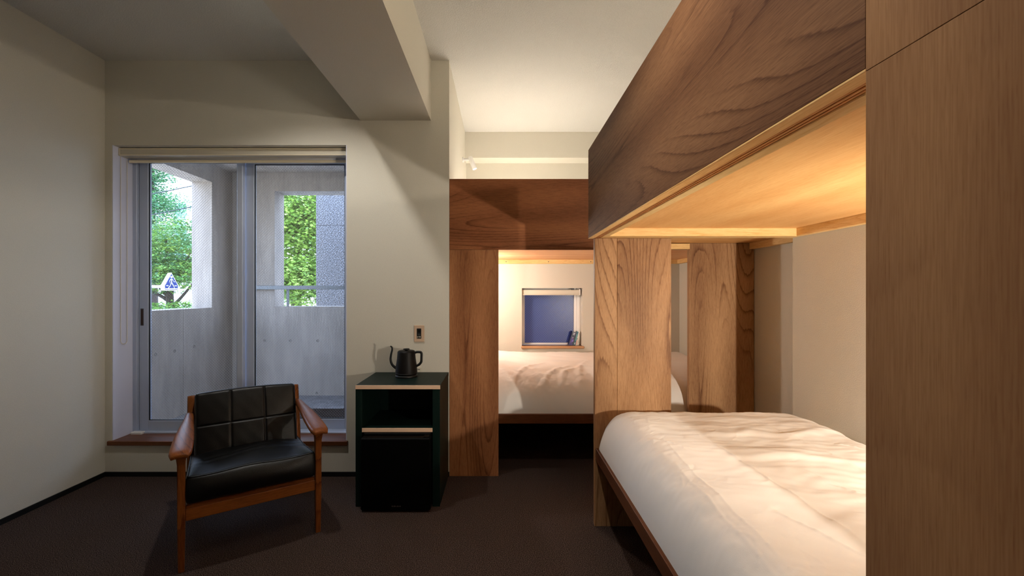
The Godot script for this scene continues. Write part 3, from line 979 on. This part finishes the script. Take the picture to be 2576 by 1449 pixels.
# ---------- cabinet, fridge, kettle ----------
func cabinet() -> void:
	var t := thing("cabinet", "dark green open cabinet with pale plywood edges holding a black fridge", "cabinet", P(-0.585, 0, 2.64))
	var o := -t.position
	var B := func(n: String, a: Vector3, b: Vector3, m: Material, ch := 0.001) -> MeshInstance3D: return board(n, o + a, o + b, m, t, 0, 0.2, a.y, ch)
	B.call("cabinet_top", P(-0.822, 0.6685, 2.4415), P(-0.340, 0.691, 2.838), M.green)
	B.call("top_edge_band", P(-0.822, 0.6685, 2.438), P(-0.340, 0.691, 2.4412), M.edge, 0.0008)
	B.call("side_panel", P(-0.822, 0.0, 2.441), P(-0.786, 0.668, 2.838), M.green)
	B.call("side_panel", P(-0.384, 0.0, 2.441), P(-0.342, 0.668, 2.838), M.green)
	B.call("shelf", P(-0.7855, 0.424, 2.4445), P(-0.3845, 0.447, 2.82), M.green)
	B.call("shelf_edge_band", P(-0.7855, 0.424, 2.441), P(-0.3845, 0.447, 2.4442), M.edge, 0.0008)
	B.call("back_panel", P(-0.7855, 0.0, 2.821), P(-0.3845, 0.668, 2.835), M.green)
	var f := thing("mini_fridge", "small black fridge standing inside the dark green cabinet", "fridge", P(-0.578, 0, 2.6))
	o = -f.position
	var C := func(n: String, a: Vector3, b: Vector3, m: Material, ch := 0.004) -> MeshInstance3D: return board(n, o + a, o + b, m, f, 1, 0, 0, ch)
	C.call("fridge_body", P(-0.772, 0.018, 2.425), P(-0.39, 0.4225, 2.80), M.fridge)
	C.call("fridge_door", P(-0.772, 0.012, 2.372), P(-0.386, 0.4125, 2.421), M.fridge, 0.006)
	C.call("hinge", P(-0.425, 0.4125, 2.38), P(-0.395, 0.4175, 2.42), M.fridge, 0.001)
	for x in [-0.75, -0.42]: C.call("foot", P(x - 0.015, 0, 2.40), P(x + 0.015, 0.0185, 2.43), M.fridge, 0.002)
	# worn maker's lettering at the foot of the door, too faint to read
	var x := -0.598
	for k in [0.006, 0.004, 0.007, 0.003, 0.006, 0.005, 0.006]:
		C.call("door_lettering", P(x, 0.034, 2.3712), P(x + k * 0.7, 0.034 + 0.003 + k * 0.5, 2.3722), M.fridge_mark, 0.0)
		x += k + 0.0022

func kettle() -> void:
	var t := thing("kettle", "dark brown gooseneck electric kettle on the green cabinet top", "kettle", P(-0.586, 0.691, 2.685))
	var s := st(true)
	lathe(s, [Vector2(0, 0), Vector2(0.066, 0), Vector2(0.068, 0.004), Vector2(0.068, 0.012), Vector2(0.064, 0.016), Vector2(0, 0.016)])
	put("power_base", s, M.kettle_black, t)
	s = st(true)
	lathe(s, [Vector2(0, 0.0165), Vector2(0.064, 0.0165), Vector2(0.0668, 0.020), Vector2(0.0672, 0.030), Vector2(0.0665, 0.044), Vector2(0.0645, 0.066), Vector2(0.061, 0.09), Vector2(0.0575, 0.115), Vector2(0.0555, 0.138), Vector2(0.0545, 0.155), Vector2(0.053, 0.159), Vector2(0.050, 0.160)], 56)
	put("body", s, M.kettle, t)
	s = st(true)
	lathe(s, [Vector2(0.0667, 0.0235), Vector2(0.0685, 0.0245), Vector2(0.0685, 0.0265), Vector2(0.0667, 0.0275)], 56)
	put("base_ring", s, M.kettle_black, t)
	s = st(true)
	lathe(s, [Vector2(0.052, 0.157), Vector2(0.050, 0.1625), Vector2(0.044, 0.165), Vector2(0.020, 0.165), Vector2(0, 0.165)], 48)
	var lid := put("lid", s, M.kettle, t)
	s = st(true)
	lathe(s, [Vector2(0.008, 0.164), Vector2(0.009, 0.168), Vector2(0.018, 0.170), Vector2(0.020, 0.173), Vector2(0.018, 0.1765), Vector2(0, 0.178)], 32)
	put("lid_knob", s, M.kettle_black, lid)
	var sp := [Vector3(-0.060, 0.052, 0), Vector3(-0.070, 0.058, 0), Vector3(-0.089, 0.076, 0), Vector3(-0.0985, 0.105, 0), Vector3(-0.096, 0.137, 0), Vector3(-0.089, 0.168, 0), Vector3(-0.0905, 0.184, 0), Vector3(-0.0995, 0.1915, 0)]
	var path := smooth_path(sp, 6)
	var rad := []
	for k in path.size(): rad.append(lerpf(0.0088, 0.0042, float(k) / path.size()))
	s = st(true)
	tube(s, path, rad, 14)
	put("spout", s, M.kettle_black, t)
	var hp := smooth_path([Vector3(0.050, 0.149, 0), Vector3(0.064, 0.1545, 0), Vector3(0.080, 0.1548, 0), Vector3(0.0905, 0.1525, 0), Vector3(0.0950, 0.143, 0), Vector3(0.0948, 0.122, 0), Vector3(0.0942, 0.103, 0), Vector3(0.0915, 0.091, 0), Vector3(0.080, 0.077, 0), Vector3(0.0615, 0.067, 0)], 5)
	s = st(true)
	tube(s, hp, 0.0062, 12, Vector2(1.0, 1.25))
	put("handle", s, M.kettle_black, t)

func wall_plates() -> void:
	var t := thing("power_outlet", "champagne coloured outlet plate with black socket above the kettle", "outlet", P(-0.536, 0.946, 2.846))
	var s := st()
	box(s, Vector3(-0.033, -0.055, 0), Vector3(0.033, 0.055, 0.007), 0.002)
	put("cover_plate", s, M.plate, t)
	s = st()
	box(s, Vector3(-0.015, -0.033, 0.0065), Vector3(0.0145, 0.034, 0.0085), 0.001)
	put("socket", s, M.black, t)
	for k in [[-0.006, 0.012, -0.002, 0.022], [0.003, 0.012, 0.007, 0.022]]:
		s = st()
		box(s, Vector3(k[0], k[1], 0.008), Vector3(k[2], k[3], 0.0092), 0.0003)
		put("slot", s, M.fridge, t)
	s = st()
	box(s, Vector3(-0.008, -0.009, 0.008), Vector3(0.009, -0.001, 0.0105), 0.0008)
	put("port", s, plain(Color(0.25, 0.27, 0.27), 0.3), t)
	for k in [[-0.012, -0.028], [-0.002, -0.026], [0.006, -0.027]]:
		s = st()
		box(s, Vector3(k[0], k[1], 0.008), Vector3(k[0] + 0.004, k[1] + 0.011, 0.0092), 0.0005)
		put("socket_mark", s, M.plate_cream, t)
	t = thing("wall_plate", "cream wall plate low behind the kettle, mostly hidden by it", "wall plate", P(-0.618, 0.675, 2.846))
	s = st()
	box(s, Vector3(-0.098, -0.05, 0), Vector3(0.098, 0.0505, 0.007), 0.002)
	put("cover_plate", s, M.plate_cream, t)
	for k in 4:
		s = st()
		box(s, Vector3(0.058 + k * 0.008, 0.031, 0.0065), Vector3(0.063 + k * 0.008, 0.037, 0.0078), 0.0003)
		put("port", s, M.black, t)

func books() -> void:
	var covers := [
		["dark navy and purple paperback leaning foremost on the small window sill", Color(0.07, 0.08, 0.24), 0.046],
		["slim teal paperback leaning second among the books on the small sill", Color(0.04, 0.34, 0.40), 0.017],
		["white paperback with a pinkish foot leaning third on the small sill", Color(0.88, 0.88, 0.88), 0.017],
		["cream paperback leaning last against the frame of the small window", Color(0.86, 0.82, 0.73), 0.013]]
	var x := 0.690
	for k in 4:
		var c: Array = covers[k]
		var w: float = c[2]
		var tilt := deg_to_rad([17.0, 15.0, 11.0, 8.0][k])
		var t := thing("book", c[0], "book", P(x, 0.6835, 4.335 + 0.004 * k), 0.0, "paperbacks on the small window sill")
		t.rotation.z = -tilt
		var hgt: float = [0.146, 0.144, 0.146, 0.143][k]
		var s := st()
		box(s, Vector3(0, 0.002, -0.10), Vector3(w - 0.003, hgt - 0.003, -0.002), 0.0)
		put("pages", s, plain(Color(0.85, 0.82, 0.74), 0.9), t)
		var m := plain(c[1], 0.35)
		s = st()
		box(s, Vector3(-0.0015, 0, -0.104), Vector3(0.0005, hgt, 0.0), 0.0)
		box(s, Vector3(w - 0.003, 0, -0.104), Vector3(w - 0.001, hgt, 0.0), 0.0)
		box(s, Vector3(-0.0015, 0, -0.002), Vector3(w - 0.001, hgt, 0.0005), 0.0004)
		put("cover", s, m, t)
		var marks := []
		if k == 0:
			marks = [[0.012, 0.128, 0.020, 0.137, Color(0.9, 0.9, 0.95)], [0.023, 0.126, 0.030, 0.137, Color(0.9, 0.9, 0.95)], [0.012, 0.115, 0.030, 0.121, Color(0.9, 0.9, 0.95)],
				[0.010, 0.030, 0.022, 0.085, Color(0.36, 0.24, 0.62)], [0.018, 0.045, 0.034, 0.070, Color(0.50, 0.42, 0.80)], [0.016, 0.078, 0.024, 0.092, Color(0.80, 0.74, 0.92)], [0.004, 0.008, 0.036, 0.028, Color(0.20, 0.13, 0.40)]]
		elif k == 1: marks = [[0.004, 0.05, 0.011, 0.12, Color(0.35, 0.70, 0.70)], [0.004, 0.01, 0.010, 0.03, Color(0.85, 0.9, 0.9)]]
		elif k == 2: marks = [[0.003, 0.006, 0.012, 0.052, Color(0.82, 0.60, 0.52)], [0.004, 0.060, 0.011, 0.072, Color(0.35, 0.40, 0.38)]]
		else: marks = [[0.003, 0.10, 0.008, 0.125, Color(0.55, 0.52, 0.48)], [0.003, 0.02, 0.008, 0.05, Color(0.62, 0.60, 0.55)]]
		for q in marks:
			s = st()
			box(s, Vector3(q[0], q[1], 0.0004), Vector3(q[2], q[3], 0.0009), 0.0)
			put("print", s, plain(q[4], 0.4), t)
		x += w / cos(tilt) + 0.003

# ---------- outside ----------
func balcony() -> void:
	shell("balcony_floor", [[P(-3.38, -0.2, 3.12), P(-0.54, 0.0, 5.3)]], M.concrete_floor, "grey balcony floor")
	shell("balcony_ceiling", [[P(-3.38, 2.628, 3.12), P(-0.54, 2.85, 5.3)]], M.concrete)
	shell("balcony_wall_left", [
		[P(-3.38, 0, 3.12), P(-3.16, 1.051, 4.28)], [P(-3.38, 0, 4.2835), P(-3.16, 1.051, 5.3)], [P(-3.38, 2.427, 3.12), P(-3.16, 2.628, 5.3)],
		[P(-3.38, 1.051, 4.707), P(-3.16, 2.427, 5.3)], [P(-3.38, 1.051, 3.12), P(-3.16, 2.427, 3.3)]], M.concrete, "bare concrete balcony wall with a square opening")
	shell("balcony_wall_back", [
		[P(-3.16, 0, 5.068), P(-0.54, 1.051, 5.288)], [P(-3.16, 2.412, 5.068), P(-0.54, 2.628, 5.288)],
		[P(-3.16, 1.051, 5.068), P(-2.661, 2.412, 5.288)], [P(-0.9, 1.051, 5.068), P(-0.54, 2.412, 5.288)]], M.concrete, "bare concrete balcony wall with a wide opening")
	shell("balcony_wall_right", [[P(-0.737, 0, 4.5), P(-0.54, 2.628, 5.068)], [P(-0.56, 0, 3.12), P(-0.538, 2.628, 4.5)]], M.concrete)
	# round form tie marks
	var wl: Node = get_node("balcony_wall_left")
	var wb: Node = get_node("balcony_wall_back")
	for k in [[wb, P(-2.78, 0.647, 5.068), Vector3.BACK], [wb, P(-2.48, 0.647, 5.068), Vector3.BACK], [wb, P(-2.155, 0.647, 5.068), Vector3.BACK], [wb, P(-2.165, 0.03, 5.068), Vector3.BACK],
			[wl, P(-3.16, 0.65, 3.94), Vector3.RIGHT], [wl, P(-3.16, 0.66, 4.435), Vector3.RIGHT], [wl, P(-3.16, 0.65, 4.17), Vector3.RIGHT]]:
		var s := st(true)
		lathe(s, [Vector2(0.017, 0.0), Vector2(0.017, 0.002), Vector2(0.012, 0.003), Vector2(0.010, 0.0008), Vector2(0, 0.0008)], 20, Transform3D(Basis(Quaternion(Vector3.UP, k[2])), k[1]))
		put("tie_mark", s, M.tie, k[0])
	var t := thing("handrail", "flat grey metal handrail along the balcony opening", "handrail", P(-2.0, 1.051, 5.03))
	var s := st()
	box(s, Vector3(-1.03, 0.200, -0.008), Vector3(1.1, 0.246, 0.008), 0.003)
	put("rail_bar", s, M.steel, t)
	for x in [-0.515, 0.6]:
		s = st()
		box(s, Vector3(x - 0.012, 0.0, -0.07), Vector3(x + 0.012, 0.235, -0.045), 0.002)
		box(s, Vector3(x - 0.010, 0.210, -0.05), Vector3(x + 0.010, 0.235, -0.006), 0.002)
		put("rail_post", s, M.steel, t)

func foliage(crowns: Array, count: int, size: float, tones: Array, flatness: float, star: bool, parent: Node, sd: int) -> void:
	var r := RandomNumberGenerator.new()
	r.seed = sd
	var s := st()
	if star:
		for k in 5:
			var a := PI / 2.0 + (k - 2) * 0.85
			var l := 1.0 if k == 2 else (0.85 if k % 2 else 0.6)
			var tip := Vector3(cos(a) * l, -0.12 * l, sin(a) * l)
			var sd2 := Vector3(-sin(a), 0, cos(a)) * 0.2
			quad(s, Vector3.ZERO, tip * 0.5 - sd2, tip, tip * 0.5 + sd2)
	else:
		quad(s, Vector3(0, 0, -0.5), Vector3(0.28, 0.05, 0), Vector3(0, -0.05, 0.5), Vector3(-0.28, 0.05, 0))
	s.generate_normals()
	var mm := MultiMesh.new()
	mm.transform_format = MultiMesh.TRANSFORM_3D
	mm.use_colors = true
	mm.mesh = s.commit()
	mm.instance_count = count
	var clump := Vector3.ZERO
	var rad := 0.3
	var tone := Color.WHITE
	for i in count:
		if i % 40 == 0:
			var c: Array = crowns[r.randi() % crowns.size()]
			var v := Vector3(r.randfn(), r.randfn(), r.randfn()).normalized() * pow(r.randf(), 0.4)
			clump = c[0] + v * c[1]
			rad = r.randf_range(0.25, 0.5) * c[2]
			tone = tones[r.randi() % tones.size()] * r.randf_range(0.75, 1.2)
		var off := Vector3(r.randfn() * rad, r.randfn() * rad * flatness, r.randfn() * rad)
		var b := Basis.from_euler(Vector3(r.randf_range(-0.7, 0.7), r.randf_range(0, TAU), r.randf_range(-0.7, 0.7))).scaled(Vector3.ONE * size * r.randf_range(0.7, 1.3))
		mm.set_instance_transform(i, Transform3D(b, clump + off))
		var c2 := tone * r.randf_range(0.8, 1.2)
		c2.a = 1.0
		mm.set_instance_color(i, c2)
	var mi := MultiMeshInstance3D.new()
	mi.name = "foliage"
	mi.multimesh = mm
	mi.material_override = leaf_mat()
	mi.set_meta("kind", "stuff")
	parent.add_child(mi, true)

func trunk(pts: Array, r0: float, r1: float, called: String, parent: Node) -> void:
	var path := smooth_path(pts, 4)
	var rad := []
	for k in path.size(): rad.append(lerpf(r0, r1, float(k) / (path.size() - 1)))
	var s := st(true)
	tube(s, path, rad, 10)
	put(called, s, M.bark, parent)

func outside() -> void:
	shell("street", [[P(-60, -3.6, 5.6), P(30, -3.4, 80)]], M.street, "pale street far below")
	# spreading street tree behind the crossing sign
	var t := thing("street_tree", "spreading green street tree with dark branches behind the crossing sign", "tree", P(-10.75, -3.4, 14.0))
	var o := Vector3(0, 3.4, 0)
	trunk([o + Vector3(0.1, -3.4, 0), o + Vector3(0.05, -0.5, 0), o + Vector3(0.0, 0.6, 0), o + Vector3(-0.02, 1.2, 0)], 0.16, 0.10, "trunk", t)
	for k in [[Vector3(-0.02, 1.0, 0), Vector3(-0.5, 1.6, 0.1), Vector3(-1.3, 2.1, 0.3)], [Vector3(-0.02, 1.1, 0), Vector3(0.3, 1.8, 0), Vector3(0.9, 2.7, 0.2)], [Vector3(0, 0.7, 0), Vector3(0.5, 1.05, 0.2), Vector3(1.2, 1.8, 0.3)],
			[Vector3(-0.02, 1.15, 0), Vector3(-0.1, 2.1, 0), Vector3(-0.3, 3.2, -0.2)], [Vector3(0, 0.9, 0), Vector3(-0.7, 1.2, -0.2), Vector3(-1.6, 1.4, -0.2)], [Vector3(0.3, 1.8, 0), Vector3(0.7, 1.9, 0.1), Vector3(1.5, 2.3, 0.2)]]:
		trunk([o + k[0], o + k[1], o + k[2]], 0.07, 0.02, "branch", t)
	foliage([[o + Vector3(0, 2.7, 0), Vector3(1.7, 0.9, 1.2), 0.6], [o + Vector3(-0.3, 1.8, 0), Vector3(1.8, 0.6, 1.2), 0.6], [o + Vector3(0.5, 0.55, 0.4), Vector3(1.6, 0.35, 0.8), 0.55]], 26000, 0.10,
		[Color(0.10, 0.24, 0.06), Color(0.16, 0.32, 0.06), Color(0.07, 0.19, 0.07), Color(0.22, 0.36, 0.06)], 0.22, false, t, 101)
	# taller, bluer tree behind it
	t = thing("street_tree", "tall blue green tree rising at the left edge of the balcony opening", "tree", P(-15.45, -3.4, 19.0))
	trunk([o + Vector3(0, -3.4, 0), o + Vector3(0.1, 1.0, 0), o + Vector3(0, 7.5, 0)], 0.3, 0.06, "trunk", t)
	foliage([[o + Vector3(0.1, 3.4, 0), Vector3(1.9, 0.9, 1.4), 0.8], [o + Vector3(0.0, 4.9, 0), Vector3(1.5, 0.9, 1.2), 0.75], [o + Vector3(-0.3, 6.3, 0), Vector3(1.0, 1.0, 0.9), 0.6]], 20000, 0.11,
		[Color(0.05, 0.20, 0.09), Color(0.08, 0.27, 0.11), Color(0.12, 0.30, 0.10)], 0.5, false, t, 202)
	# bright tree beside the granite pier
	t = thing("street_tree", "bright leafy tree beside the grey granite pier", "tree", P(-4.75, -3.4, 10.0))
	trunk([o + Vector3(0.1, -3.4, 0), o + Vector3(0.0, 0.0, 0), o + Vector3(0.05, 2.5, 0)], 0.2, 0.08, "trunk", t)
	foliage([[o + Vector3(0, 2.4, 0), Vector3(1.2, 1.2, 0.8), 0.55], [o + Vector3(0.1, 1.5, 0.2), Vector3(1.2, 0.55, 0.8), 0.55], [o + Vector3(0, 3.0, -0.2), Vector3(1.1, 0.7, 0.7), 0.5]], 30000, 0.062,
		[Color(0.30, 0.48, 0.08), Color(0.40, 0.58, 0.13), Color(0.20, 0.36, 0.06), Color(0.12, 0.24, 0.04)], 0.6, true, t, 303)
	# granite pier of stacked slabs
	t = thing("granite_pier", "speckled grey granite pier of stacked slabs beyond the balcony", "pier", P(-1.99, -3.4, 7.2))
	var y := -3.4
	var tops := [-1.52, -0.27, 0.98, 2.231, 3.48, 4.73]
	for k in tops:
		var s := st()
		box(s, P(-0.797, y + 3.402, -0.7), P(0.8, k + 3.398, 0.7), 0.003)
		put("slab", s, M.granite, t)
		y = k
	# crossing sign
	t = thing("crossing_sign", "blue and white pedestrian crossing sign box on a white arm", "road sign", P(-8.42, 1.262, 11.0), deg_to_rad(57.0))
	var K := 0.76
	t.scale = Vector3.ONE * K       # drawn 0.60 m tall, stands 0.46 m
	var out := PackedVector2Array([Vector2(-0.20, 0), Vector2(0.20, 0), Vector2(0.205, 0.16), Vector2(0.0, 0.60), Vector2(-0.205, 0.16)])
	var ins := PackedVector2Array()
	for q in out: ins.append(Vector2(q.x * 0.90, 0.025 + q.y * 0.90))
	var s := st()
	for k in 5:
		var a := out[k]
		var b := out[(k + 1) % 5]
		quad(s, Vector3(a.x, a.y, 0.0), Vector3(a.x, a.y, -0.30), Vector3(b.x, b.y, -0.30), Vector3(b.x, b.y, 0.0))
	for k in range(1, 4):
		tri(s, Vector3(out[0].x, out[0].y, 0), Vector3(out[k].x, out[k].y, 0), Vector3(out[k + 1].x, out[k + 1].y, 0))
		tri(s, Vector3(out[0].x, out[0].y, -0.30), Vector3(out[k + 1].x, out[k + 1].y, -0.30), Vector3(out[k].x, out[k].y, -0.30))
	put("sign_box", s, M.sign_white, t)
	s = st()
	for k in range(1, 4): tri(s, Vector3(ins[0].x, ins[0].y, 0.006), Vector3(ins[k].x, ins[k].y, 0.006), Vector3(ins[k + 1].x, ins[k + 1].y, 0.006))
	for k in 5:
		var a := ins[k]
		var b := ins[(k + 1) % 5]
		quad(s, Vector3(a.x, a.y, 0.006), Vector3(a.x, a.y, 0.0), Vector3(b.x, b.y, 0.0), Vector3(b.x, b.y, 0.006))
	put("blue_face", s, M.sign_blue, t)
	s = st(true)      # walking figure
	var z := 0.010
	lathe(s, [Vector2(0, 0), Vector2(0.034, 0), Vector2(0.034, 0.006), Vector2(0, 0.006)], 16, Transform3D(Basis(Vector3.RIGHT, PI / 2), Vector3(0.0, 0.455, 0.006)))
	var limbs := [[Vector3(0.0, 0.40, z), Vector3(-0.005, 0.26, z), 0.036], [Vector3(0.005, 0.26, z), Vector3(0.05, 0.17, z), 0.020], [Vector3(0.05, 0.17, z), Vector3(0.085, 0.08, z), 0.017],
		[Vector3(-0.01, 0.26, z), Vector3(-0.035, 0.17, z), 0.020], [Vector3(-0.035, 0.17, z), Vector3(-0.085, 0.085, z), 0.017], [Vector3(0.02, 0.39, z), Vector3(0.055, 0.31, z), 0.013], [Vector3(0.055, 0.31, z), Vector3(0.10, 0.285, z), 0.011],
		[Vector3(-0.02, 0.39, z), Vector3(-0.055, 0.32, z), 0.013], [Vector3(-0.055, 0.32, z), Vector3(-0.045, 0.25, z), 0.011]]
	for k in limbs: tube(s, [k[0], k[1]], k[2], 8, Vector2(1.0, 0.25) if absf((k[1] - k[0]).normalized().y) > 0.9 else Vector2(0.6, 0.6))
	put("walking_figure", s, M.sign_white, t)
	for k in [[-0.17, 0.045, 0.17, 0.072], [-0.15, 0.15, -0.09, 0.172], [0.09, 0.15, 0.15, 0.172]]:
		s = st()
		box(s, Vector3(k[0], k[1], 0.006), Vector3(k[2], k[3], 0.010))
		put("road_stripe", s, M.sign_white, t)
	s = st(true)
	tube(s, [Vector3(-0.1, 0.13, -0.15), Vector3(-2.6, 0.13, -0.15)], 0.045, 12)
	put("arm", s, M.sign_white, t)
	s = st(true)
	tube(s, [Vector3(-2.6, -4.64, -0.15), Vector3(-2.6, 0.4, -0.15)], 0.07, 12)
	put("mast", s, M.sign_white, t)
	# overhead cables
	for k in [["thin dark overhead cable crossing the upper sky of the left opening", 3.07, 4.61, 0.014], ["thin dark overhead cable crossing lower behind the left balcony opening", 2.445, 3.98, 0.016]]:
		var c := []
		for i in 9: c.append(P(lerpf(-16.5, -8.5, i / 8.0), lerpf(k[1], k[2], i / 8.0) - 0.04 * sin(i * PI / 8.0), 13.0))
		s = st(true)
		tube(s, c, k[3], 6)
		tag(put("overhead_cable", s, M.cable), k[0], "cable", "overhead cables")
	# pale panelled building across the street
	t = thing("office_building", "pale panelled building across the street behind the trees", "building", P(-26.0, -3.4, 33.0))
	s = st()
	box(s, Vector3(-7, 0, -5), Vector3(7, 18, 0))
	put("wall", s, M.facade, t)
	for j in 12:
		for i in 8:
			var x0 := -2.6 + i * 0.9
			var y0 := 4.0 + j * 0.62
			s = st()
			box(s, Vector3(x0 + 0.015, y0 + 0.012, 0.0), Vector3(x0 + 0.885, y0 + 0.608, 0.05), 0.012)
			put("facade_panel" if not (i == 4 and j > 3) else "window", s, M.facade if not (i == 4 and j > 3) else M.facade_glass, t)
